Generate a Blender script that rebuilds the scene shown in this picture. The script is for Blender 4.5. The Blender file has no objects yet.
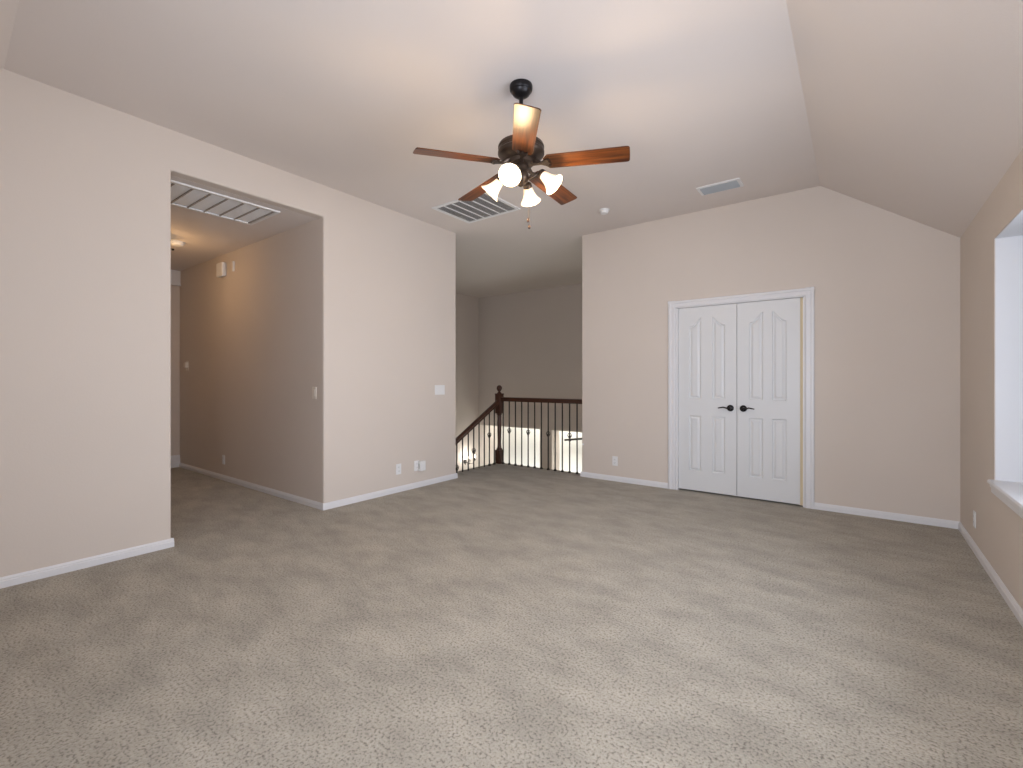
import bpy, bmesh, math, random
from mathutils import Vector, Matrix
random.seed(7)
S = bpy.context.scene
COL = S.collection
PI = math.pi

# ------------------------------------------------------------------ camera
F_PX, YAW, HORIZON = 465.0, math.radians(36.922), 380.4
CAM_H = 1.22
cd = bpy.data.cameras.new('camera')
cam = bpy.data.objects.new('camera', cd); COL.objects.link(cam)
cd.sensor_width = 36.0
cd.lens = 36.0*F_PX/1023.0
cd.clip_start = 0.02
cd.shift_y = -(384.0-HORIZON)/1023.0
cam.location = (0, 0, CAM_H)
cam.rotation_euler = (PI/2, 0, YAW)
S.camera = cam

# light levels
LV = dict(world=0.42, right=52, fl=3, fr=104, entry=158, fan=6.5, shade=0.6, hall=5.5, sconce=5)

# ------------------------------------------------------------------ world, daylight, exposure
w = bpy.data.worlds.new('world'); S.world = w; w.use_nodes = True
bg = w.node_tree.nodes['Background']
bg.inputs[0].default_value = (0.80, 0.90, 1.0, 1)
bg.inputs[1].default_value = LV['world']
S.view_settings.view_transform = 'Standard'
S.view_settings.look = 'None'
S.view_settings.exposure = 0.06
S.view_settings.gamma = 1.0
S.view_settings.use_curve_mapping = False

def area(name, loc, rot, sx, sy, power, col=(1, 1, 1), portal=False, spread=PI):
    d = bpy.data.lights.new(name, 'AREA'); d.shape = 'RECTANGLE'
    d.size = sx; d.size_y = sy; d.energy = power; d.color = col; d.spread = spread
    o = bpy.data.objects.new(name, d); COL.objects.link(o)
    o.location = loc; o.rotation_euler = rot
    if portal: d.cycles.is_portal = True
    return o
DAY = (0.90, 0.975, 1.12)
# daylight in the windows: one on the right wall, two on the wall behind the camera
area('daylight_right', (1.14, 2.40, 1.36), (0, PI/2, 0), 1.40, 1.9, LV['right'], DAY, spread=math.radians(126))
area('daylight_front', (-2.00, -0.90, 1.30), (math.radians(108), 0, 0), 1.4, 1.45, LV['fl'], DAY)
area('daylight_front', (-0.22, -0.90, 1.30), (math.radians(108), 0, 0), 1.4, 1.45, LV['fr'], DAY)
# unseen fill lights behind the far wall header, added to brighten the entry wall
area('entry_fill', (-4.4, 8.15, 1.45), (PI/2, 0, 0), 4.2, 1.0, LV['entry'], (0.95, 1.0, 1.0))
area('entry_fill', (-4.4, 8.155, -1.6), (PI/2, 0, 0), 4.2, 1.0, LV['entry']*.5, (0.95, 1.0, 1.0))

# ------------------------------------------------------------------ helpers
def obj(name, bm, mat, parent=None, smooth=False, bevel=0, seg=2, loc=None, auto=None):
    bmesh.ops.recalc_face_normals(bm, faces=bm.faces)
    me = bpy.data.meshes.new(name); bm.to_mesh(me); bm.free()
    o = bpy.data.objects.new(name, me); COL.objects.link(o)
    if mat: me.materials.append(mat)
    if smooth:
        for p in me.polygons: p.use_smooth = True
        me.set_sharp_from_angle(angle=math.radians(auto or 40))
    if bevel:
        m = o.modifiers.new('bevel', 'BEVEL'); m.width = bevel; m.segments = seg
        m.limit_method = 'ANGLE'; m.angle_limit = math.radians(50)
    if parent: o.parent = parent
    if loc: o.location = loc
    return o
def tag(o, label=None, cat=None, group=None, kind=None):
    if label: o['label'] = label
    if cat: o['category'] = cat
    if group: o['group'] = group
    if kind: o['kind'] = kind
    return o
def empty(name, loc, label, cat, group=None, rz=0):
    o = bpy.data.objects.new(name, None); COL.objects.link(o)
    o.location = loc; o.rotation_euler = (0, 0, rz); o.empty_display_size = 0.1
    return tag(o, label, cat, group)
def B(): return bmesh.new()
def box(bm, x0, x1, y0, y1, z0, z1, M=None):
    v = [bm.verts.new(p) for p in ((x0,y0,z0),(x1,y0,z0),(x1,y1,z0),(x0,y1,z0),(x0,y0,z1),(x1,y0,z1),(x1,y1,z1),(x0,y1,z1))]
    for f in ((0,3,2,1),(4,5,6,7),(0,1,5,4),(1,2,6,5),(2,3,7,6),(3,0,4,7)): bm.faces.new([v[i] for i in f])
    if M is not None: bmesh.ops.transform(bm, matrix=M, verts=v)
    return bm
def prism(bm, pts, axis, a, b, M=None):
    """extrude a 2D polygon along an axis; pts are the two other coordinates in order"""
    def P(p, t):
        return {'x': (t, p[0], p[1]), 'y': (p[0], t, p[1]), 'z': (p[0], p[1], t)}[axis]
    A = [bm.verts.new(P(p, a)) for p in pts]; C = [bm.verts.new(P(p, b)) for p in pts]
    n = len(pts)
    bm.faces.new(A); bm.faces.new(list(reversed(C)))
    for i in range(n): bm.faces.new((A[i], C[i], C[(i+1)%n], A[(i+1)%n]))
    if M is not None: bmesh.ops.transform(bm, matrix=M, verts=A+C)
    return bm
def lathe(bm, prof, seg=32, M=None, flute=0, fl_amp=0):
    rings = []; vs = []
    for r, z in prof:
        if r < 1e-6:
            v = bm.verts.new((0, 0, z)); rings.append([v]*seg); vs.append(v)
        else:
            ring = []
            for i in range(seg):
                a = 2*PI*i/seg
                rr = r*(1+fl_amp*math.cos(flute*a)) if flute else r
                ring.append(bm.verts.new((rr*math.cos(a), rr*math.sin(a), z)))
            rings.append(ring); vs += ring
    for A, C in zip(rings, rings[1:]):
        for i in range(seg):
            q = []
            for v in (A[i], A[(i+1)%seg], C[(i+1)%seg], C[i]):
                if v not in q: q.append(v)
            if len(q) > 2:
                try: bm.faces.new(q)
                except ValueError: pass
    if M is not None: bmesh.ops.transform(bm, matrix=M, verts=vs)
    return bm
def tube(bm, pts, r, seg=10, M=None, caps=True):
    pts = [Vector(p) for p in pts]; rs = r if isinstance(r, (list, tuple)) else [r]*len(pts)
    rings = []; vs = []
    up = None
    for i, p in enumerate(pts):
        t = (pts[min(i+1, len(pts)-1)]-pts[max(i-1, 0)]).normalized()
        if up is None: up = Vector((0, 0, 1)) if abs(t.z) < 0.9 else Vector((1, 0, 0))
        s = t.cross(up).normalized(); up = s.cross(t).normalized()
        ring = [bm.verts.new(p+rs[i]*(math.cos(2*PI*k/seg)*s+math.sin(2*PI*k/seg)*up)) for k in range(seg)]
        rings.append(ring); vs += ring
    for A, C in zip(rings, rings[1:]):
        for k in range(seg): bm.faces.new((A[k], A[(k+1)%seg], C[(k+1)%seg], C[k]))
    if caps: bm.faces.new(rings[0]); bm.faces.new(rings[-1])
    if M is not None: bmesh.ops.transform(bm, matrix=M, verts=vs)
    return bm
def T(x=0, y=0, z=0, rx=0, ry=0, rz=0):
    return Matrix.Translation((x, y, z)) @ Matrix.Rotation(rz, 4, 'Z') @ Matrix.Rotation(ry, 4, 'Y') @ Matrix.Rotation(rx, 4, 'X')
def copy_tree(o, parent=None):
    c = o.copy(); COL.objects.link(c)
    if parent: c.parent = parent
    for ch in [x for x in bpy.data.objects if x.parent == o]: copy_tree(ch, c)
    return c

# ------------------------------------------------------------------ materials
def mat(name, col, rough=0.5, metal=0.0, spec=0.5):
    m = bpy.data.materials.new(name); m.use_nodes = True
    b = m.node_tree.nodes['Principled BSDF']
    b.inputs['Base Color'].default_value = (*col, 1); b.inputs['Roughness'].default_value = rough
    b.inputs['Metallic'].default_value = metal; b.inputs['Specular IOR Level'].default_value = spec
    return m, m.node_tree, b
def nd(nt, t, **k):
    n = nt.nodes.new(t)
    for a, v in k.items(): setattr(n, a, v)
    return n
def noise_bump(nt, b, scale, strength, dist=0.002, detail=3):
    tc = nd(nt, 'ShaderNodeTexCoord'); n = nd(nt, 'ShaderNodeTexNoise'); n.inputs['Scale'].default_value = scale
    n.inputs['Detail'].default_value = detail
    bp = nd(nt, 'ShaderNodeBump'); bp.inputs['Strength'].default_value = strength; bp.inputs['Distance'].default_value = dist
    nt.links.new(tc.outputs['Object'], n.inputs['Vector']); nt.links.new(n.outputs['Fac'], bp.inputs['Height'])
    nt.links.new(bp.outputs['Normal'], b.inputs['Normal'])
    return tc, n
def paint(name, col, rough=0.85, bump=0.25):
    m, nt, b = mat(name, col, rough, 0, 0.25)
    tc, n = noise_bump(nt, b, 90, bump, 0.0015)
    n2 = nd(nt, 'ShaderNodeTexNoise'); n2.inputs['Scale'].default_value = 1.3
    nt.links.new(tc.outputs['Object'], n2.inputs['Vector'])
    mx = nd(nt, 'ShaderNodeMix', data_type='RGBA')
    mx.inputs['A'].default_value = (*[c*0.97 for c in col], 1); mx.inputs['B'].default_value = (*[min(1, c*1.03) for c in col], 1)
    nt.links.new(n2.outputs['Fac'], mx.inputs['Factor']); nt.links.new(mx.outputs['Result'], b.inputs['Base Color'])
    return m
M_WALL = paint('beige wall paint', (0.66, 0.590, 0.530))
M_CEIL = paint('ceiling paint', (0.73, 0.668, 0.63), bump=0.35)
M_WALLW = paint('white entry paint', (0.82, 0.81, 0.77))
M_TRIM = mat('white semi gloss trim', (0.74, 0.74, 0.76), 0.38)[0]
M_DOOR = mat('white door paint', (0.70, 0.71, 0.72), 0.42)[0]
M_JAMB = mat('cream jamb', (0.72, 0.60, 0.40), 0.6)[0]
M_PLAST = mat('white plastic', (0.80, 0.80, 0.80), 0.35)[0]
M_PLASTW = mat('ivory plastic', (0.78, 0.72, 0.64), 0.4)[0]
M_SLOT = mat('dark slot', (0.05, 0.05, 0.05), 0.6)[0]
M_GREYF = mat('grille fins grey', (0.58, 0.57, 0.56), 0.6)[0]
M_FILTER = mat('pleated filter white', (0.92, 0.95, 0.98), 0.8)[0]
M_BLACK = mat('oil rubbed bronze', (0.018, 0.016, 0.017), 0.35, 0.6)[0]
M_IRON = mat('dark iron', (0.022, 0.017, 0.015), 0.45, 0.4)[0]
M_GLASSP = None

def carpet():
    m, nt, b = mat('beige carpet', (0.4, 0.36, 0.3), 0.95, 0, 0.1)
    tc = nd(nt, 'ShaderNodeTexCoord')
    def nz(scale, detail=2, rough=0.5):
        n = nd(nt, 'ShaderNodeTexNoise'); n.inputs['Scale'].default_value = scale; n.inputs['Detail'].default_value = detail
        n.inputs['Roughness'].default_value = rough
        nt.links.new(tc.outputs['Object'], n.inputs['Vector']); return n
    tuft = nz(95, 2, 0.6)
    r1 = nd(nt, 'ShaderNodeValToRGB')
    e = r1.color_ramp.elements
    e[0].position = 0.34; e[0].color = (0.195, 0.172, 0.138, 1)
    e[1].position = 0.47; e[1].color = (0.375, 0.342, 0.284, 1)
    x = r1.color_ramp.elements.new(0.68); x.color = (0.43, 0.395, 0.332, 1)
    nt.links.new(tuft.outputs['Fac'], r1.inputs['Fac'])
    # vacuum / footprint patches where the pile leans another way
    mp = nd(nt, 'ShaderNodeMapping'); mp.inputs['Scale'].default_value = (1.0, 1.9, 1); mp.inputs['Rotation'].default_value = (0, 0, 0.5)
    nt.links.new(tc.outputs['Object'], mp.inputs['Vector'])
    big = nd(nt, 'ShaderNodeTexNoise'); big.inputs['Scale'].default_value = 3.0; big.inputs['Detail'].default_value = 5; big.inputs['Roughness'].default_value = 0.62
    nt.links.new(mp.outputs['Vector'], big.inputs['Vector'])
    r2 = nd(nt, 'ShaderNodeMapRange'); r2.inputs['From Min'].default_value = 0.35; r2.inputs['From Max'].default_value = 0.65
    r2.inputs['To Min'].default_value = 0.86; r2.inputs['To Max'].default_value = 1.16
    nt.links.new(big.outputs['Fac'], r2.inputs['Value'])
    mul = nd(nt, 'ShaderNodeVectorMath', operation='SCALE')
    nt.links.new(r1.outputs['Color'], mul.inputs[0]); nt.links.new(r2.outputs['Result'], mul.inputs['Scale'])
    nt.links.new(mul.outputs['Vector'], b.inputs['Base Color'])
    bp = nd(nt, 'ShaderNodeBump'); bp.inputs['Strength'].default_value = 0.8; bp.inputs['Distance'].default_value = 0.008
    nt.links.new(tuft.outputs['Fac'], bp.inputs['Height']); nt.links.new(bp.outputs['Normal'], b.inputs['Normal'])
    b.inputs['Sheen Weight'].default_value = 0.15
    return m
M_CARPET = carpet()

def wood(name, c0, c1, axis=0, rough=0.3, scale=5, stretch=26):
    m, nt, b = mat(name, c0, rough)
    tc = nd(nt, 'ShaderNodeTexCoord'); mp = nd(nt, 'ShaderNodeMapping')
    s = [stretch]*3; s[axis] = 1.3; mp.inputs['Scale'].default_value = s
    n = nd(nt, 'ShaderNodeTexNoise'); n.inputs['Scale'].default_value = scale; n.inputs['Detail'].default_value = 4
    r = nd(nt, 'ShaderNodeValToRGB'); e = r.color_ramp.elements
    e[0].position = 0.35; e[0].color = (*c0, 1); e[1].position = 0.65; e[1].color = (*c1, 1)
    nt.links.new(tc.outputs['Object'], mp.inputs['Vector']); nt.links.new(mp.outputs['Vector'], n.inputs['Vector'])
    nt.links.new(n.outputs['Fac'], r.inputs['Fac']); nt.links.new(r.outputs['Color'], b.inputs['Base Color'])
    return m
M_BLADE = wood('walnut fan blade', (0.040, 0.012, 0.005), (0.150, 0.048, 0.012), 0, 0.30, 3, 22)
M_BLADE.node_tree.nodes['Principled BSDF'].inputs['Specular IOR Level'].default_value = 0.3
M_RAIL = wood('dark stained rail wood', (0.030, 0.010, 0.006), (0.075, 0.026, 0.013), 0, 0.3, 4, 20)
M_POST = wood('dark stained post wood', (0.030, 0.010, 0.006), (0.075, 0.026, 0.013), 2, 0.3, 4, 20)

def glowing(name, col, strength, base=(0.9, 0.85, 0.75)):
    m, nt, b = mat(name, base, 0.3)
    b.inputs['Emission Color'].default_value = (*col, 1); b.inputs['Emission Strength'].default_value = strength
    return m
def shade_glass(name, strength):
    m, nt, b = mat(name, (0.92, 0.86, 0.74), 0.25)
    lw = nd(nt, 'ShaderNodeTexNoise'); lw.inputs['Scale'].default_value = 18
    tc = nd(nt, 'ShaderNodeTexCoord'); nt.links.new(tc.outputs['Object'], lw.inputs['Vector'])
    sx = nd(nt, 'ShaderNodeSeparateXYZ'); nt.links.new(tc.outputs['Object'], sx.inputs[0])
    r = nd(nt, 'ShaderNodeValToRGB'); e = r.color_ramp.elements    # colour of the emitted glow: amber at the neck, cream at the bowl
    e[0].position = 0.0; e[0].color = (1.0, 0.86, 0.60, 1); e[1].position = 1.0; e[1].color = (1.0, 0.52, 0.20, 1)
    mr = nd(nt, 'ShaderNodeMapRange'); mr.inputs['From Min'].default_value = -0.075; mr.inputs['From Max'].default_value = 0.0
    nt.links.new(sx.outputs['Z'], mr.inputs['Value']); nt.links.new(mr.outputs['Result'], r.inputs['Fac'])
    nt.links.new(r.outputs['Color'], b.inputs['Emission Color'])
    b.inputs['Emission Strength'].default_value = strength
    return m
M_SHADE = shade_glass('alabaster glass shade', LV['shade'])
M_BULB = glowing('lit bulb', (1.0, 0.86, 0.6), 9)
M_BULBW = glowing('lit candle bulb', (1.0, 0.90, 0.72), 18)
def window_glass():
    m = bpy.data.materials.new('window glass'); m.use_nodes = True; nt = m.node_tree; nt.nodes.clear()
    t = nd(nt, 'ShaderNodeBsdfTransparent'); g = nd(nt, 'ShaderNodeBsdfGlossy'); g.inputs['Roughness'].default_value = 0.02
    mx = nd(nt, 'ShaderNodeMixShader'); mx.inputs[0].default_value = 0.06; o = nd(nt, 'ShaderNodeOutputMaterial')
    nt.links.new(t.outputs[0], mx.inputs[1]); nt.links.new(g.outputs[0], mx.inputs[2]); nt.links.new(mx.outputs[0], o.inputs[0])
    return m
M_GLASS = window_glass()

# ------------------------------------------------------------------ room shell
XL, XR, YF, YB = -4.043, 0.652, -0.563, 5.262
H, HS, RUNX, RUNY = 3.058, 2.388, -0.308, 0.397     # flat ceiling height, spring height, crease lines
HALL_Y0, HALL_Y1, HALL_H, HALL_X = 1.228, 2.438, 2.762, -7.697
L_END = 4.228
B_END = -2.838
SX, SY = -6.80, 7.835        # stairwell side wall, far wall
LOW = -3.0
def struct(name, bm, m, **k):
    return tag(obj(name, bm, m, **k), kind='structure')

# floor (carpet) incl. hall and the strip in front of the stair
bm = B()
prism(bm, [(.78,-.6),(.78,5.43),(-4.325,5.43),(-4.325,4.15),(-4.13,4.25),(-4.13,2.5),(-8.05,2.5),(-8.05,.9),(-4.13,.9),(-4.13,-.6)], 'z', -0.30, 0.0)
struct('floor', bm, M_CARPET)
struct('floor_entry', box(B(), -6.9, -2.0, 2.4, 9.0, LOW-.2, LOW), M_CARPET)

# ceilings
bm = B()
def slab(pts, up=0.12):
    A = [bm.verts.new(p) for p in pts]; C = [bm.verts.new((p[0], p[1], p[2]+up)) for p in pts]
    bm.faces.new(A); bm.faces.new(list(reversed(C))); n = len(pts)
    for i in range(n): bm.faces.new((A[i], C[i], C[(i+1)%n], A[(i+1)%n]))
e = 0.10; k = (H-HS)/(XR-RUNX)
RY2 = .27; RX2 = -.275
slab([(XL-.1,RUNY,H),(RX2,RY2,H),(RUNX,YB+.1,H),(XL-.1,YB+.1,H)])
slab([(RX2,RY2,H),(XR+e,YF-e,HS-k*e),(XR+e,YB+.1,HS-k*e),(RUNX,YB+.1,H)])
slab([(RX2,RY2,H),(XL-.1,RUNY,H),(XL-.1,YF-e,HS-k*e),(XR+e,YF-e,HS-k*e)])
struct('ceiling', bm, M_CEIL)
bm = B()
prism(bm, [(SX-.1,2.52),(XL-.1,2.52),(XL-.1,YB+.1),(-2.0,YB+.1),(-2.0,9.0),(SX-.1,9.0)], 'z', H, H+.12)
struct('ceiling_stairwell', bm, M_CEIL)
struct('ceiling_hall', box(B(), -8.05, XL-.10, .9, 2.5, HALL_H-.0006, HALL_H+.12), M_CEIL)

# left wall with hall opening
bm = B()
prism(bm, [(YF-.1,-.05),(HALL_Y0,-.05),(HALL_Y0,HALL_H),(HALL_Y1,HALL_H),(HALL_Y1,-.05),(L_END,-.05),(L_END,H+.05),(RUNY-.02,H+.05),(YF-.1,HS)], 'x', XL-.12, XL)
struct('wall_left', bm, M_WALL, bevel=.014, seg=3)
# back wall with the closet opening
DX0, DX1, DTOP = -1.648, -0.435, 2.042
bm = B()
prism(bm, [(B_END,-.05),(DX0,-.05),(DX0,DTOP),(DX1,DTOP),(DX1,-.05),(XR+.1,-.05),(XR+.1,HS),(XR-.02,HS+.06),(RUNX,H+.05),(B_END,H+.05)], 'y', YB, YB+.12)
struct('wall_back', bm, M_WALL, bevel=.014, seg=3)
# right wall with deep window
WY0, WY1, WZ0, WZ1 = 1.35, 4.046, 0.608, 2.088
bm = B()
for a in ((YF-.1, WY0, -.05, HS+.04), (WY1, YB+.05, -.05, HS+.04), (WY0, WY1, -.05, WZ0-.02), (WY0, WY1, WZ1, HS+.04)):
    box(bm, XR, XR+.36, *a)
struct('wall_right', bm, M_WALL)
# the recess is lined with white board
bm = B()
box(bm, XR+.004, XR+.36, WY1-.004, WY1+.02, WZ0, WZ1); box(bm, XR+.004, XR+.36, WY0-.02, WY0+.004, WZ0, WZ1)
box(bm, XR+.004, XR+.36, WY0, WY1, WZ1-.004, WZ1+.02)
struct('trim_1', bm, M_TRIM)
# front wall (behind the camera) with two windows
FW = [(-2.70, -1.30), (-0.95, 0.50)]
bm = B()
xs = [XL-.12, FW[0][0], FW[0][1], FW[1][0], FW[1][1], XR+.36]
for i in (0, 2, 4): box(bm, xs[i], xs[i+1], YF-.14, YF, -.05, HS+.04)
for a, b_ in FW:
    box(bm, a, b_, YF-.14, YF, -.05, WZ0); box(bm, a, b_, YF-.14, YF, WZ1, HS+.04)
struct('wall_front', bm, M_WALL)
# hall walls
struct('wall_hall_right', box(B(), HALL_X-.05, XL-.022, HALL_Y1-.0006, HALL_Y1+.12, -.30, HALL_H+.2), M_WALL)
struct('wall_hall_left', box(B(), HALL_X-.05, XL-.10, .88, 1.0, -.05, HALL_H+.1), M_WALL)
struct('wall_hall_end', box(B(), HALL_X-.12, HALL_X, .88, 2.55, -.05, HALL_H+.1), M_WALL)
# stairwell shell
struct('wall_stairwell_left', box(B(), SX-.12, SX, 2.559, 8.9, LOW, H+.05), M_WALL)
struct('wall_stairwell_near', box(B(), SX-.1, -4.16, 2.52, 2.58, LOW, H+.05), M_WALL)
struct('wall_stairwell_right', box(B(), -2.2, -2.08, YB+.1, 8.9, LOW, H+.05), M_WALL)
bm = B()
prism(bm, [(SX-.05,H+.05),(SX-.05,.235),(-5.17,.235),(-5.17,LOW),(-4.893,LOW),(-4.893,.235),(-2.1,.235),(-2.1,H+.05)], 'y', SY, SY+.30)
struct('wall_stairwell_far', bm, M_WALL)
struct('wall_entry', box(B(), SX-.05, -2.1, 8.625, 8.75, LOW, H+.05), M_WALLW)
bm = B()
box(bm, -4.37, -4.25, 2.55, 5.43, LOW, -.02); box(bm, -4.37, -2.1, 5.31, 5.43, LOW, -.02)
struct('wall_below_landing', bm, M_WALL)
# closet shell behind the doors
bm = B()
box(bm, -2.08, -1.98, YB+.1, 6.3, -.1, 2.6); box(bm, XR, XR+.1, YB+.1, 6.3, -.1, 2.6); box(bm, -2.08, XR+.1, 6.2, 6.3, -.1, 2.6)
box(bm, -2.08, XR+.1, YB+.1, 6.3, 2.5, 2.6); box(bm, -2.08, XR+.1, YB+.17, 6.3, -.1, -.001)
struct('wall_closet', bm, M_WALL)

# ------------------------------------------------------------------ baseboards
BB_H, BB_T = 0.062, 0.014
def base_prof(h=BB_H, t=BB_T):
    return [(0, 0), (t, 0), (t, h*.62), (t*.72, h*.70), (t*.72, h*.80), (t*.35, h*.93), (t*.25, h), (0, h)]
def baseboard(name, p, q, nrm, h=BB_H, t=BB_T):
    """from p to q on the wall face, nrm = unit vector into the room"""
    bm = B(); p = Vector((*p, 0)); q = Vector((*q, 0)); n = Vector((*nrm, 0))
    A = [bm.verts.new(p+n*a+Vector((0, 0, z))) for a, z in base_prof(h, t)]
    C = [bm.verts.new(q+n*a+Vector((0, 0, z))) for a, z in base_prof(h, t)]
    bm.faces.new(A); bm.faces.new(list(reversed(C)))
    for i in range(len(A)): bm.faces.new((A[i], C[i], C[(i+1)%len(A)], A[(i+1)%len(A)]))
    return struct(name, bm, M_TRIM)
t = BB_T
baseboard('baseboard_left', (XL, YF), (XL, HALL_Y0+t), (1, 0))
baseboard('baseboard_hall_corner', (XL, HALL_Y0), (XL-.12, HALL_Y0), (0, 1))
baseboard('baseboard_left_far', (XL, HALL_Y1-t), (XL, L_END+t), (1, 0))
baseboard('baseboard_left_end', (XL, L_END), (XL-.12, L_END), (0, 1))
baseboard('baseboard_hall_right', (XL, HALL_Y1), (HALL_X, HALL_Y1), (0, -1))
baseboard('baseboard_back_end', (B_END, YB), (B_END, YB+.10), (-1, 0))
baseboard('baseboard_hall_end', (HALL_X, 1.0), (HALL_X, HALL_Y1), (1, 0), .17, .02)
baseboard('baseboard_back', (B_END-t, YB), (-1.732, YB), (0, -1))
baseboard('baseboard_back_right', (-.356, YB), (XR, YB), (0, -1))
baseboard('baseboard_right', (XR, YB), (XR, YF), (-1, 0))
baseboard('baseboard_front', (XL, YF), (XR, YF), (0, 1))
# hall end head trim
bm = B(); box(bm, HALL_X, HALL_X+.03, 1.0, HALL_Y1, 2.55, 2.765); box(bm, HALL_X, HALL_X+.045, 1.0, HALL_Y1, 2.55, 2.575)
struct('trim_2', bm, M_TRIM)

# ------------------------------------------------------------------ door casing, jamb, doors
CW = 0.075
def casing(bm, pts):
    for (x0, x1, z0, z1) in pts: pass
bm = B()
def case_leg(x_in, sgn):      # stepped casing profile
    W_ = CW+(.010 if sgn < 0 else 0)
    prof = [(0, 0), (0, -.010), (.010, -.016), (.045, -.012), (.052, -.020), (.070, -.020), (W_, -.012), (W_, 0)]
    prism(bm, [(x_in+sgn*a, YB+b) for a, b in prof], 'z', 0.0, DTOP+CW-.008-.0005*(sgn > 0))
case_leg(-1.655, -1); case_leg(-0.428, 1)
prof = [(0, 0), (0, -.010), (.010, -.016), (.045, -.012), (.052, -.0205), (.070, -.0205), (CW, -.012), (CW, 0)]
prism(bm, [(YB+b, DTOP-.012+a) for a, b in prof], 'x', -1.655-CW-.010, -0.428+CW)
struct('trim_3', bm, M_TRIM)
bm = B()
box(bm, DX0-.004, DX0+.018, YB-.008, YB+.12, 0, DTOP); box(bm, DX1-.010, DX1+.004, YB-.008, YB+.12, 0, DTOP)
box(bm, DX0, DX1, YB-.008, YB+.12, DTOP-.018, DTOP+.004)
struct('trim_4', bm, M_TRIM)
bm = B(); box(bm, DX1-.040, DX1-.010, YB+.022, YB+.06, 0.01, DTOP-.02)
struct('trim_5', bm, M_JAMB)

def door_leaf(name, x0, x1, label, lever_dir, hx):
    """four panel moulded door: two cathedral top panels, two square bottom panels"""
    W = x1-x0; Z0, Z1 = 0.018, DTOP-.022
    yf = YB+.010; yb = yf+.035
    st = 0.113; pw = 0.125
    cols = [(x0+st, x0+st+pw), (x1-st-pw, x1-st)]
    cx = (x0+x1)/2
    bm = B()
    def arch(x):                                   # height of the cathedral line over both panels
        u = abs(x-cx)/(W/2-st)
        return 1.81+0.125*(0.5+0.5*math.cos(PI*min(1, u*1.02)))
    def ring(xa, xb, za, zt, ins):
        n = 10; pts = [(xa+ins, za+ins), (xb-ins, za+ins)]
        for i in range(n+1):
            x = (xb-ins)+(xa-xb+2*ins)*i/n
            pts.append((x, zt(x)-ins))
        return pts
    front = []
    def loopv(pts, y): return [bm.verts.new((x, y, z)) for x, z in pts]
    holes = []
    for xa, xb in cols:
        for za, zt in ((1.02, arch), (0.23, lambda x: 0.835)):
            L = [loopv(ring(xa, xb, za, zt, i), yf+d) for i, d in ((0, 0), (.007, .012), (.016, .013), (.036, .003))]
            for A, C in zip(L, L[1:]):
                for i in range(len(A)): bm.faces.new((A[i], A[(i+1)%len(A)], C[(i+1)%len(A)], C[i]))
            bm.faces.new(L[-1]); holes.append(L[0])
    outer = loopv([(x0, Z0), (x1, Z0), (x1, Z1), (x0, Z1)], yf)
    edges = []
    for Lp in [outer]+holes:
        for i in range(len(Lp)):
            ed = bm.edges.get((Lp[i], Lp[(i+1)%len(Lp)])) or bm.edges.new((Lp[i], Lp[(i+1)%len(Lp)]))
            edges.append(ed)
    bmesh.ops.triangle_fill(bm, use_beauty=True, use_dissolve=False, edges=edges, normal=(0, -1, 0))
    back = loopv([(x0, Z0), (x1, Z0), (x1, Z1), (x0, Z1)], yb)
    for i in range(4): bm.faces.new((outer[i], outer[(i+1)%4], back[(i+1)%4], back[i]))
    bm.faces.new(back)
    d = obj(name, bm, M_DOOR); tag(d, label, 'door', kind='structure')
    hz = 0.93
    hb = B(); lathe(hb, [(0, .0), (.034, .0), (.034, .006), (.029, .012), (.014, .015), (.014, .040), (.016, .042), (.016, .058), (.010, .062), (0, .063)], 28, T(hx, yf, hz, rx=PI/2))
    h = obj('door_handle', hb, M_BLACK, d, smooth=True); h['label'] = 'dark bronze lever handle'
    s = lever_dir
    lb = B(); tube(lb, [(hx, yf-.052, hz), (hx+s*.03, yf-.055, hz+.002), (hx+s*.06, yf-.056, hz+.010), (hx+s*.088, yf-.055, hz+.004), (hx+s*.110, yf-.052, hz-.001)],
                  [.009, .008, .007, .0065, .005], 10)
    obj('lever', lb, M_BLACK, h, smooth=True)
    # hinges on the outer edge
    return d
xm = -1.031
door_leaf('door_1', DX0+.020, xm-.0025, 'left leaf of the white panelled double closet doors', -1, xm-.062)
door_leaf('door_2', xm+.0025, DX1-.036, 'right leaf of the white panelled double closet doors', 1, xm+.062)

# ------------------------------------------------------------------ windows
def window(name, p, rz, W, z0, z1, label, mull=1):
    """local: x along the width, y outwards"""
    o = empty(name, (p[0], p[1], 0), label, 'window', rz=rz); o['kind'] = 'structure'
    bm = B(); fw = .045
    box(bm, 0, fw, 0, .05, z0, z1); box(bm, W-fw, W, 0, .05, z0, z1); box(bm, fw, W-fw, 0, .05, z0, z0+fw); box(bm, fw, W-fw, 0, .05, z1-fw, z1)
    for i in range(1, mull+1):
        x = W*i/(mull+1); box(bm, x-.025, x+.025, 0, .05, z0+fw, z1-fw)
    zc = (z0+z1)/2; box(bm, fw, W-fw, .008, .045, zc-.02, zc+.02)
    obj('window_frame', bm, M_TRIM, o)
    bm = B(); box(bm, fw*.5, W-fw*.5, .024, .028, z0+.02, z1-.02); obj('pane', bm, M_GLASS, o)
    return o
window('window_1', (XR+.30, WY1-.004), -PI/2, WY1-WY0-.008, WZ0, WZ1-.004, 'deep white window recess in the right wall', 2)
for i, (a, b_) in enumerate(FW):
    window('window_%d' % (i+2), (b_, YF-.05), PI, b_-a, WZ0, WZ1, 'window behind the viewer', 0)
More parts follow.
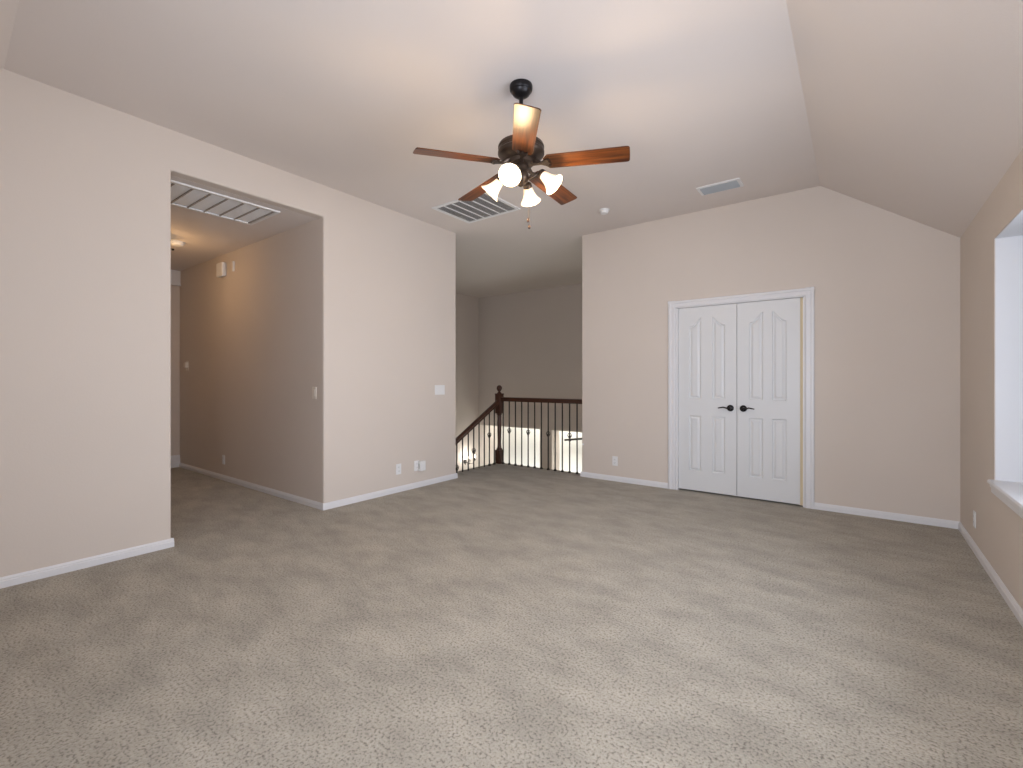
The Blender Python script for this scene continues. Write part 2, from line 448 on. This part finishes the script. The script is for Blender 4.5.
# stool and apron of the right window
bm = B()
prism(bm, [(XR+.33, WZ0-.022), (XR-.022, WZ0-.022), (XR-.032, WZ0-.014), (XR-.032, WZ0-.004), (XR-.024, WZ0+.004), (XR+.33, WZ0+.004)], 'y', WY0, WY1)
box(bm, XR-.024, XR, WY1, WY1+.004, WZ0-.022, WZ0+.004); box(bm, XR-.024, XR, WY0-.035, WY0, WZ0-.022, WZ0+.004)
prism(bm, [(XR, WZ0-.022), (XR-.018, WZ0-.022), (XR-.018, WZ0-.040), (XR-.012, WZ0-.048), (XR-.012, WZ0-.072), (XR-.006, WZ0-.080), (XR, WZ0-.080)], 'y', WY0-.012, WY1+.012)
struct('trim_6', bm, M_TRIM)

# ------------------------------------------------------------------ ceiling fan
FX, FY = -1.695, 2.355
fan = empty('ceiling_fan', (FX, FY, H), 'five blade ceiling fan with dark bronze motor, walnut blades and four lit glass shades', 'ceiling fan')
def fo(name, bm, m, **k): return obj(name, bm, m, fan, **k)
zb = 2.570-H      # blade height relative to the ceiling
bm = B(); lathe(bm, [(0, 0), (.070, 0), (.072, -.006), (.070, -.030), (.066, -.036), (.062, -.038), (.060, -.042), (.052, -.056), (.036, -.068), (.020, -.074), (0, -.074)], 40)
fo('canopy', bm, M_BLACK, smooth=True)
bm = B(); lathe(bm, [(0, -.05), (.013, -.05), (.013, 2.70-H), (0, 2.70-H)], 16)
lathe(bm, [(0, -.30), (.024, -.30), (.026, -.31), (.026, -.345), (.040, -.352), (0, -.352)], 24)
fo('downrod', bm, M_BLACK, smooth=True)
M_MOTOR = mat('bronze motor', (0.085, 0.060, 0.045), 0.38, 0.75)[0]
z = lambda h: h-H
bm = B(); lathe(bm, [(0, z(2.700)), (.06, z(2.700)), (.118, z(2.694)), (.138, z(2.686)), (.144, z(2.674)), (.144, z(2.666)), (.140, z(2.662)), (.140, z(2.646)), (.145, z(2.641)), (.145, z(2.628)),
    (.138, z(2.618)), (.110, z(2.600)), (.080, z(2.590)), (.078, z(2.566)), (.062, z(2.556)), (0, z(2.556))], 48)
fo('motor_housing', bm, M_MOTOR, smooth=True)
# glints of the vented base of the motor
# light kit body
bm = B(); lathe(bm, [(0, z(2.560)), (.045, z(2.560)), (.052, z(2.545)), (.052, z(2.530)), (.040, z(2.520)), (.047, z(2.505)), (.050, z(2.485)), (.044, z(2.462)), (.026, z(2.448)), (.020, z(2.438)), (.012, z(2.430)), (0, z(2.426))], 36)
kit = fo('light_kit', bm, M_MOTOR, smooth=True)
R0 = 0.66
def blade_mesh():
    # local x = outwards, y = left hand side looking out
    bm = B(); r0, r1 = 0.145, R0
    top = []
    n = 18
    pts = []
    def hw(s): return 0.062+0.006*s
    for i in range(n+1):      # -y side from the root to the tip
        s = i/n; x = r0+(r1-r0)*s
        w = hw(s)
        if s < .06: w *= math.sqrt(max(0.0, 1-((.06-s)/.06)**2))*.5+.5
        pts.append((x, -w))
    # tip with rounded corners, slightly raked
    q = []
    for x, y in pts[:-1]: q.append((x, y))
    q += [(r1-.014, -hw(1)), (r1-.004, -hw(1)+.005), (r1, -hw(1)+.016), (r1, 0), (r1-.002, hw(1)-.016), (r1-.006, hw(1)-.005), (r1-.016, hw(1))]
    for x, y in reversed(pts[:-1]): q.append((x, -y))
    prism(bm, q, 'z', -.003, .003)
    bmesh.ops.remove_doubles(bm, verts=bm.verts, dist=1e-5)
    return bm
def iron_mesh():
    bm = B()
    # arm from the motor to under the blade root with a forked plate
    prism(bm, [(.06, -.014), (.125, -.010), (.145, -.020), (.172, -.034), (.188, -.030), (.174, -.012), (.192, 0), (.174, .012), (.188, .030), (.172, .034), (.145, .020), (.125, .010), (.06, .014)], 'z', -.012, -.0035)
    for x, y in ((.172, -.026), (.172, .026), (.178, 0)):
        lathe(bm, [(0, -.016), (.006, -.0155), (.007, -.012), (0, -.012)], 10, T(x, y, 0))
    tube(bm, [(.05, 0, .04), (.09, 0, .016), (.12, 0, -.004), (.145, 0, -.007)], [.014, .012, .010, .006], 10)
    return bm
alpha0 = -88.3
proto_blade = proto_iron = None
for i in range(5):
    ang = math.radians(alpha0+72*i)+YAW          # camera-frame angle into world
    Mx = Matrix.Rotation(ang, 4, 'Z') @ Matrix.Rotation(math.radians(2.2), 4, 'Y') @ Matrix.Rotation(math.radians(-12), 4, 'X')
    if i == 0:
        bl = obj('blade', blade_mesh(), M_BLADE, fan, bevel=.0015, seg=1); proto_blade = bl
        ir = obj('blade_iron', iron_mesh(), M_MOTOR, bl); ir['label'] = 'dark bronze blade iron'; proto_iron = ir
    else:
        bl = proto_blade.copy(); COL.objects.link(bl); bl.parent = fan
        ir = proto_iron.copy(); COL.objects.link(ir); ir.parent = bl
    bl.matrix_local = Matrix.Translation((0, 0, zb)) @ Mx
# shades, 4 at 90 degrees, tilted 45
def shade_mesh():
    outer = [(.022, .000), (.026, -.010), (.030, -.028), (.034, -.048), (.042, -.072), (.053, -.092), (.064, -.106), (.068, -.110)]
    inner = [(r-.0035, zz) for r, zz in reversed(outer)]
    bm = B(); lathe(bm, outer+[(.066, -.1115)]+inner, 48, None, 24, 0.018)
    return bm
def fitter_mesh():
    bm = B(); lathe(bm, [(0, .022), (.014, .022), (.026, .012), (.029, .002), (.029, -.012), (.0275, -.012), (.0275, 0), (0, 0)], 28)
    return bm
ps = pf = pb = None
for i in range(4):
    ang = math.radians(-109+90*i)+YAW
    tilt = math.radians(46)
    # neck position; axis (local -z) points outward/down
    Mx = Matrix.Rotation(ang, 4, 'Z') @ Matrix.Translation((.134, 0, z(2.488))) @ Matrix.Rotation(-tilt, 4, 'Y')
    ab = B(); a, h0 = .045, z(2.49)
    tube(ab, [(.035, 0, z(2.478)), (.06, 0, z(2.470)), (.085, 0, z(2.478)), (.105, 0, z(2.492)), (.120, 0, z(2.497))], .008, 10)
    bmesh.ops.transform(ab, matrix=Matrix.Rotation(ang, 4, 'Z'), verts=ab.verts)
    obj('lamp_arm', ab, M_MOTOR, fan, smooth=True)
    if i == 0:
        s = obj('lamp_shade', shade_mesh(), M_SHADE, fan, smooth=True, auto=60); s['label'] = 'lit fluted glass shade'; ps = s
        fi = obj('shade_fitter', fitter_mesh(), M_MOTOR, s, smooth=True); pf = fi
        bb = B(); lathe(bb, [(0, -.005), (.013, -.007), (.014, -.025), (.022, -.045), (.027, -.060), (.024, -.075), (.014, -.086), (0, -.090)], 24)
        bu = obj('bulb', bb, M_BULB, s, smooth=True); pb = bu
    else:
        s = ps.copy(); COL.objects.link(s); s.parent = fan
        for p_ in (pf, pb):
            c = p_.copy(); COL.objects.link(c); c.parent = s
    s.matrix_local = Mx
for (dx, dy, dz) in ((.044, -.010, 2.218), (.052, .030, 2.190)):
    # offsets in the camera frame turned into the world
    wx = dx*math.cos(YAW)-dy*math.sin(YAW); wy = dx*math.sin(YAW)+dy*math.cos(YAW)
    bm = B(); tube(bm, [(wx*.8, wy*.8, z(2.455)), (wx, wy, z(2.44)), (wx, wy, z(dz+.012))], .0011, 6)
    ch = fo('pull_chain', bm, M_MOTOR)
    bm = B(); lathe(bm, [(0, .012), (.003, .011), (.006, .004), (.009, -.004), (.008, -.011), (.004, -.015), (0, -.016)], 16, T(wx, wy, z(dz)))
    obj('fob', bm, M_POST, ch, smooth=True)
# the light the lamps throw
def bulb_light(loc, power, col, r=0.03, parent=None, name='lamp_light'):
    d = bpy.data.lights.new(name, 'POINT'); d.energy = power; d.color = col; d.shadow_soft_size = r
    o = bpy.data.objects.new(name, d); COL.objects.link(o); o.location = loc
    if parent: o.parent = parent
    return o
for i in range(4):
    ang = math.radians(-109+90*i)+YAW
    bulb_light((.235*math.cos(ang), .235*math.sin(ang), z(2.365)), LV['fan'], (1.0, .71, .40), .05, fan)

# ------------------------------------------------------------------ ceiling grilles
g = empty('return_air_grille', (-3.281, 3.74, H), 'square return air grille on the ceiling behind the fan', 'air grille')
gx, gy = .37, .295
bm = B()
for a in ((-gx, gx, -gy, -gy+.035), (-gx, gx, gy-.035, gy), (-gx, -gx+.035, -gy+.035, gy-.035), (gx-.035, gx, -gy+.035, gy-.035)): box(bm, *a, -.010, 0)
obj('grille_frame', bm, M_PLAST, g)
bm = B(); ns = 6; pitch = (2*gx-.07)/ns
for i in range(1, ns): x = -gx+.035+i*pitch; box(bm, x-.005, x+.005, -gy+.035, gy-.035, -.010, -.001)
obj('grille_bar', bm, M_PLAST, g)
bm = B(); box(bm, -gx+.02, gx-.02, -gy+.02, gy-.02, -.0012, -.0004); obj('grille_back', bm, mat('grille shadow grey', (.22, .215, .21), .8)[0], g)
bm = B(); n = 44
for i in range(n):
    y = -gy+.035+(2*gy-.07)*(i+.5)/n
    box(bm, -gx+.035, gx-.035, -.0040, .0040, -.0006, .0006, T(0, y, -.005, rx=math.radians(35)))
obj('louvre', bm, M_GREYF, g)

g = empty('hall_return_grille', (-4.52, 1.650, HALL_H), 'large white filter grille on the hallway ceiling', 'air grille')
gx, gy = .285, .475
bm = B()
for a in ((-gx, gx, -gy, -gy+.03), (-gx, gx, gy-.03, gy), (-gx, -gx+.03, -gy+.03, gy-.03), (gx-.03, gx, -gy+.03, gy-.03)): box(bm, *a, -.014, 0)
obj('grille_frame', bm, M_PLAST, g)
bm = B(); pitch = .128
for i in range(8):
    y = gy-.04-i*pitch
    if y > -gy+.03: box(bm, -gx+.03, gx-.03, y-.005, y+.005, -.012, -.001)
obj('grille_bar', bm, mat('bar grey', (.36, .33, .30), .6)[0], g)
bm = B(); box(bm, -gx+.02, gx-.02, -gy+.02, gy-.02, -.0030, -.0004); obj('air_filter', bm, M_FILTER, g)

g = empty('supply_vent', (-1.071, 4.714, H), 'small white supply vent in the ceiling above the double doors', 'vent')
gx, gy = .19, .105
bm = B()
for a in ((-gx, gx, -gy, -gy+.028), (-gx, gx, gy-.028, gy), (-gx, -gx+.028, -gy+.028, gy-.028), (gx-.028, gx, -gy+.028, gy-.028)): box(bm, *a, -.008, 0)
obj('vent_frame', bm, M_PLAST, g)
bm = B(); box(bm, -gx+.02, gx-.02, -gy+.02, gy-.02, -.0012, -.0004); obj('vent_back', bm, M_SLOT, g)
bm = B()
for i in range(6):
    y = -gy+.028+(2*gy-.056)*(i+.5)/6
    box(bm, -gx+.028, gx-.028, -.014, .014, -.0008, .0008, T(0, y, -.010, rx=math.radians(-28)))
obj('louvre', bm, mat('vent grey white', (.40, .43, .46), .45)[0], g)

# ------------------------------------------------------------------ smoke detectors, hall light
def detector(loc, label, r=.062):
    o = empty('smoke_detector', loc, label, 'smoke detector')
    bm = B(); lathe(bm, [(0, 0), (r, 0), (r, -.012), (r*.95, -.016), (0, -.016)], 32); obj('base', bm, M_PLAST, o, smooth=True)
    bm = B(); lathe(bm, [(0, -.016), (r*.82, -.016), (r*.80, -.030), (r*.70, -.040), (r*.3, -.044), (0, -.044)], 32); obj('cover', bm, M_PLAST, o, smooth=True)
    return o
detector((-2.21, 4.606, H), 'small round white detector on the main ceiling near the back wall', .055)
detector((-6.09, 1.904, HALL_H), 'round white smoke detector on the hallway ceiling', .075)
hl = empty('hall_ceiling_light', (-5.94, 1.656, HALL_H), 'dark metal ceiling light half hidden behind the left wall edge', 'ceiling light')
bm = B(); lathe(bm, [(0, 0), (.07, 0), (.07, -.015), (.02, -.03), (.02, -.10), (0, -.10)], 28)
for i in range(3):
    a = 2*PI*i/3+1.25
    tube(bm, [(0, 0, -.09), (.09*math.cos(a), .09*math.sin(a), -.12), (.150*math.cos(a), .150*math.sin(a), -.14)], .006, 8)
    lathe(bm, [(0, .014), (.010, .010), (.014, 0), (.010, -.010), (0, -.014)], 14, T(.155*math.cos(a), .155*math.sin(a), -.14))
obj('fixture', bm, M_BLACK, hl, smooth=True)
bm = B(); lathe(bm, [(.13, -.10), (.128, -.13), (.11, -.165), (.07, -.19), (0, -.20), (0, -.196), (.068, -.186), (.107, -.162), (.124, -.13), (.126, -.10)], 32)
o_ = obj('bowl', bm, M_SHADE, hl, smooth=True)
bulb_light((0, 0, -.33), LV['hall'], (1.0, .60, .27), .05, hl)

# ------------------------------------------------------------------ wall plates
def wall_item(name, loc, nrm, label, cat, group=None):
    """local: x along wall, y out of the wall, z up"""
    rz = math.atan2(-nrm[0], nrm[1])
    return empty(name, loc, label, cat, group, rz)
def plate_mesh(w, h):
    bm = B(); box(bm, -w/2, w/2, 0, .006, -h/2, h/2); return bm
def outlet(loc, nrm, label):
    o = wall_item('wall_outlet', loc, nrm, label, 'outlet')
    obj('plate', plate_mesh(.07, .115), M_PLAST, o, bevel=.003)
    for s in (-1, 1):
        bm = B(); box(bm, -.017, .017, .005, .0085, s*.021-.014, s*.021+.014); r = obj('receptacle', bm, M_PLAST, o, bevel=.002)
        bm = B()
        for q in (-.006, .006): box(bm, q-.001, q+.001, .008, .0088, s*.021-.002, s*.021+.006)
        box(bm, -.002, .002, .008, .0088, s*.021-.009, s*.021-.005); obj('slot', bm, M_SLOT, r)
    return o
outlet((XL, 3.323, .250), (1, 0), 'leftmost low wall outlet on the left wall')
o2 = outlet((XL, 3.580, .250), (1, 0), 'low wall outlet behind the plugged in white box')
pg = wall_item('plug_in_adapter', (XL+.010, 3.628, .245), (1, 0), 'white plug in box on the outlet near the left wall end', 'adapter')
bm = B(); box(bm, -.045, .035, 0, .045, -.055, .055); obj('casing', bm, M_PLAST, pg, bevel=.006)
bm = B(); box(bm, .0355, .037, .010, .035, -.03, .03); obj('side_panel', bm, M_GREYF, pg)
outlet((-2.383, YB, .243), (0, -1), 'low wall outlet on the back wall left of the double doors')
outlet((XR, 4.644, .228), (-1, 0), 'low wall outlet under the window on the right wall')
outlet((-6.239, HALL_Y1-.0006, .249), (0, -1), 'low wall outlet on the hallway wall')
def switch(loc, nrm, gangs, label, m=M_PLAST):
    o = wall_item('light_switch', loc, nrm, label, 'light switch')
    w = .07+.046*(gangs-1); obj('plate', plate_mesh(w, .115), m, o, bevel=.003)
    for i in range(gangs):
        x = (i-(gangs-1)/2)*.046
        bm = B(); box(bm, x-.016, x+.016, .005, .009, -.033, .033, None); obj('rocker', bm, m, o, bevel=.0015)
    return o
switch((XL, 3.944, 1.106), (1, 0), 3, 'triple white light switch plate at the end of the left wall')
switch((-4.20, HALL_Y1-.0006, 1.10), (0, -1), 1, 'single light switch on the hallway wall by its outer corner', M_PLASTW)
ck = wall_item('door_chime', (-6.24, HALL_Y1-.0006, 2.568), (0, -1), 'white door chime box high on the hallway wall', 'door chime')
bm = B(); box(bm, -.085, .085, .008, .055, -.085, .085); obj('cover', bm, M_PLAST, ck, bevel=.014, seg=3)
bm = B(); box(bm, -.07, .07, 0, .010, -.07, .07); obj('back_plate', bm, M_PLAST, ck)
sn = tag(obj('wall_sensor', box(B(), -.018, .018, 0, .02, -.06, .06), M_PLAST, bevel=.004), 'slim white upright sensor beside the door chime', 'sensor')
sn.location = (-5.955, HALL_Y1-.0006, 2.575); sn.rotation_euler = (0, 0, PI)
th = wall_item('wall_thermostat', (-7.41, HALL_Y1-.0006, 1.42), (0, -1), 'small pale thermostat at the far end of the hallway wall', 'thermostat')
obj('plate', plate_mesh(.09, .13), M_PLASTW, th, bevel=.003)
bm = B(); lathe(bm, [(0, 0), (.04, 0), (.04, .02), (.034, .03), (0, .032)], 28, T(0, .005, .01, rx=-PI/2)); obj('dial', bm, M_PLASTW, th, smooth=True)
hk = tag(obj('gate_hook', lathe(B(), [(0, 0), (.012, 0), (.014, .006), (.010, .014), (0, .016)], 16, T(rx=PI/2)), M_PLAST, smooth=True), 'tiny white wall stud at the railing end of the back wall', 'hook')
hk.location = (B_END+.022, YB, .41)

# ------------------------------------------------------------------ stair railing
rl = empty('stair_railing', (-4.255, 5.365, 0), 'dark wood stair railing with newel post and thin iron balusters', 'railing')
NX, NY = -4.255, 5.365
def ro(name, bm, m, p=rl, **k):
    o = obj(name, bm, m, p, **k)
    return o
bm = B(); hw_ = .046
box(bm, -hw_, hw_, -hw_, hw_, 0, .20)                                  # square base block
lathe(bm, [(0, .20), (.044, .20), (.046, .212), (.036, .222), (.030, .235), (.026, .30), (.030, .45), (.032, .60), (.029, .66), (.033, .69), (.030, .705), (.040, .72), (.042, .735), (0, .735)], 28)
box(bm, -hw_, hw_, -hw_, hw_, .735, 1.01)
npst = ro('newel_post', bm, M_POST, bevel=.004, smooth=True, auto=35)
bm = B(); prism(bm, [(-hw_-.002, -hw_-.002), (hw_+.002, -hw_-.002), (hw_+.002, hw_+.002), (-hw_-.002, hw_+.002)], 'z', 1.01, 1.028)
lathe(bm, [(0, 1.028), (.036, 1.028), (.030, 1.040), (.018, 1.050), (.016, 1.058), (.028, 1.068), (.038, 1.086), (.042, 1.105), (.038, 1.126), (.026, 1.142), (.010, 1.150), (0, 1.151)], 28)
ro('finial', bm, M_POST, npst, smooth=True, auto=35)
# handrail profile (across, up)
HP = [(-.024, -.030), (.024, -.030), (.026, -.018), (.020, -.008), (.030, .004), (.029, .018), (.018, .028), (0, .031), (-.018, .028), (-.029, .018), (-.030, .004), (-.020, -.008), (-.026, -.018)]
bm = B(); prism(bm, [(y, .945+zz) for y, zz in HP], 'x', hw_, B_END-NX-.005+.0)   # level run
ro('handrail', bm, M_RAIL, smooth=True, auto=50)
# descending run toward -y
slope = math.tan(math.radians(28.8))
def hz_at(dy): return .90-slope*(dy-hw_)
L2 = 2.6
bm = B()
A = [bm.verts.new((x, -hw_, hz_at(hw_)+zz*1.14)) for x, zz in HP]; C = [bm.verts.new((x, -L2, hz_at(L2)+zz*1.14)) for x, zz in HP]
bm.faces.new(A); bm.faces.new(list(reversed(C)))
for i in range(len(A)): bm.faces.new((A[i], C[i], C[(i+1)%len(A)], A[(i+1)%len(A)]))
h2 = ro('handrail', bm, wood('dark stained sloping rail', (0.030, 0.010, 0.006), (0.075, 0.026, 0.013), 1, 0.3, 4, 20), smooth=True, auto=50)
def baluster(x, y, z0, z1, ring, zr):
    bm = B(); s = .0065
    box(bm, x-s, x+s, y-s, y+s, z0, z1)
    b_ = ro('baluster', bm, M_IRON)
    bm = B()
    prism(bm, [(x-.016, y-.016), (x+.016, y-.016), (x+.016, y+.016), (x-.016, y+.016)], 'z', z0, z0+.012)
    box(bm, x-.011, x+.011, y-.011, y+.011, z0+.012, z0+.026)
    ro('shoe', bm, M_IRON, b_)
    if ring:
        bm = B()
        for a in range(4):            # open basket of four bowed wires
            an = a*PI/2+PI/4
            tube(bm, [(x+.004*math.cos(an), y+.004*math.sin(an), zr-.038), (x+.022*math.cos(an+.5), y+.022*math.sin(an+.5), zr-.018), (x+.027*math.cos(an+1), y+.027*math.sin(an+1), zr),
                      (x+.022*math.cos(an+1.5), y+.022*math.sin(an+1.5), zr+.018), (x+.004*math.cos(an+2), y+.004*math.sin(an+2), zr+.038)], .0052, 6)
        q = ro('basket', bm, mat('basket iron', (.05, .045, .04), .4, .5)[0] if 'basket iron' not in bpy.data.materials else bpy.data.materials['basket iron'], b_, smooth=True)
n = 13
for i in range(n):
    x = .072+(B_END-NX-.072-.012)*i/(n-1)
    baluster(x, 0, 0, .918, i in (1, 4, 7, 10), .49)
for i in range(16):
    y = -.118-.112*i
    top = hz_at(-y)-.032
    z0 = 0 if i < 2 else -.10-.062*i
    zr = top-.33
    baluster(.0, y, z0, top, i % 3 == 1, zr)

# steps going down beside the landing, hidden from the room by the carpet edge
bm = B()
for i in range(14):
    zt = -.50-.20*i; y1 = 5.29-.30*(i) ; y0 = y1-.30
    if y0 < 2.60: break
    box(bm, -5.35, -4.38, y0, y1, zt-.20, zt)
    box(bm, -5.35, -4.38, y0-.02, y0+.02, zt-.03, zt+.001)
struct('floor_stair_treads', bm, M_CARPET)

# wall light and handrail in the space below
sc = empty('wall_sconce', (SX, 7.387, -.52), 'lit candle wall light low in the stairwell behind the balusters', 'wall light')
bm = B(); lathe(bm, [(0, 0), (.05, 0), (.045, .012), (.02, .022), (0, .022)], 24, T(0, 0, 0, ry=PI/2)); obj('back_plate', bm, M_IRON, sc, smooth=True)
for k, dy in enumerate((-.16, 0, .16)):
    bm = B(); tube(bm, [(.02, 0, 0), (.07, dy*.4, -.05), (.13, dy*.8, -.04), (.14, dy, .02)], .006, 8)
    lathe(bm, [(0, 0), (.028, 0), (.030, .006), (.012, .010), (.012, .055), (0, .055)], 16, T(.14, dy, .02)); a_ = obj('arm', bm, M_IRON, sc, smooth=True)
    bm = B(); lathe(bm, [(0, 0), (.010, .003), (.015, .02), (.010, .04), (0, .055)], 16, T(.14, dy, .075)); obj('candle_bulb', bm, M_BULBW, a_, smooth=True)
bulb_light((.16, 0, .11), LV['sconce'], (1.0, .97, .92), .05, sc)
hr = empty('wall_handrail', (-4.71, 8.545, 0), 'short dark handrail on the bright wall seen between the right balusters', 'handrail')
bm = B(); tube(bm, [(-.30, 0, -.042), (.35, 0, .05)], .022, 14); obj('rail', bm, M_IRON, hr, smooth=True)
for x in (-.2, .25):
    bm = B(); tube(bm, [(x, 0, -.05+.12*(x+.3)*.0), (x, .03, -.06), (x, .08, -.06)], .008, 8); obj('bracket', bm, M_IRON, hr, smooth=True)
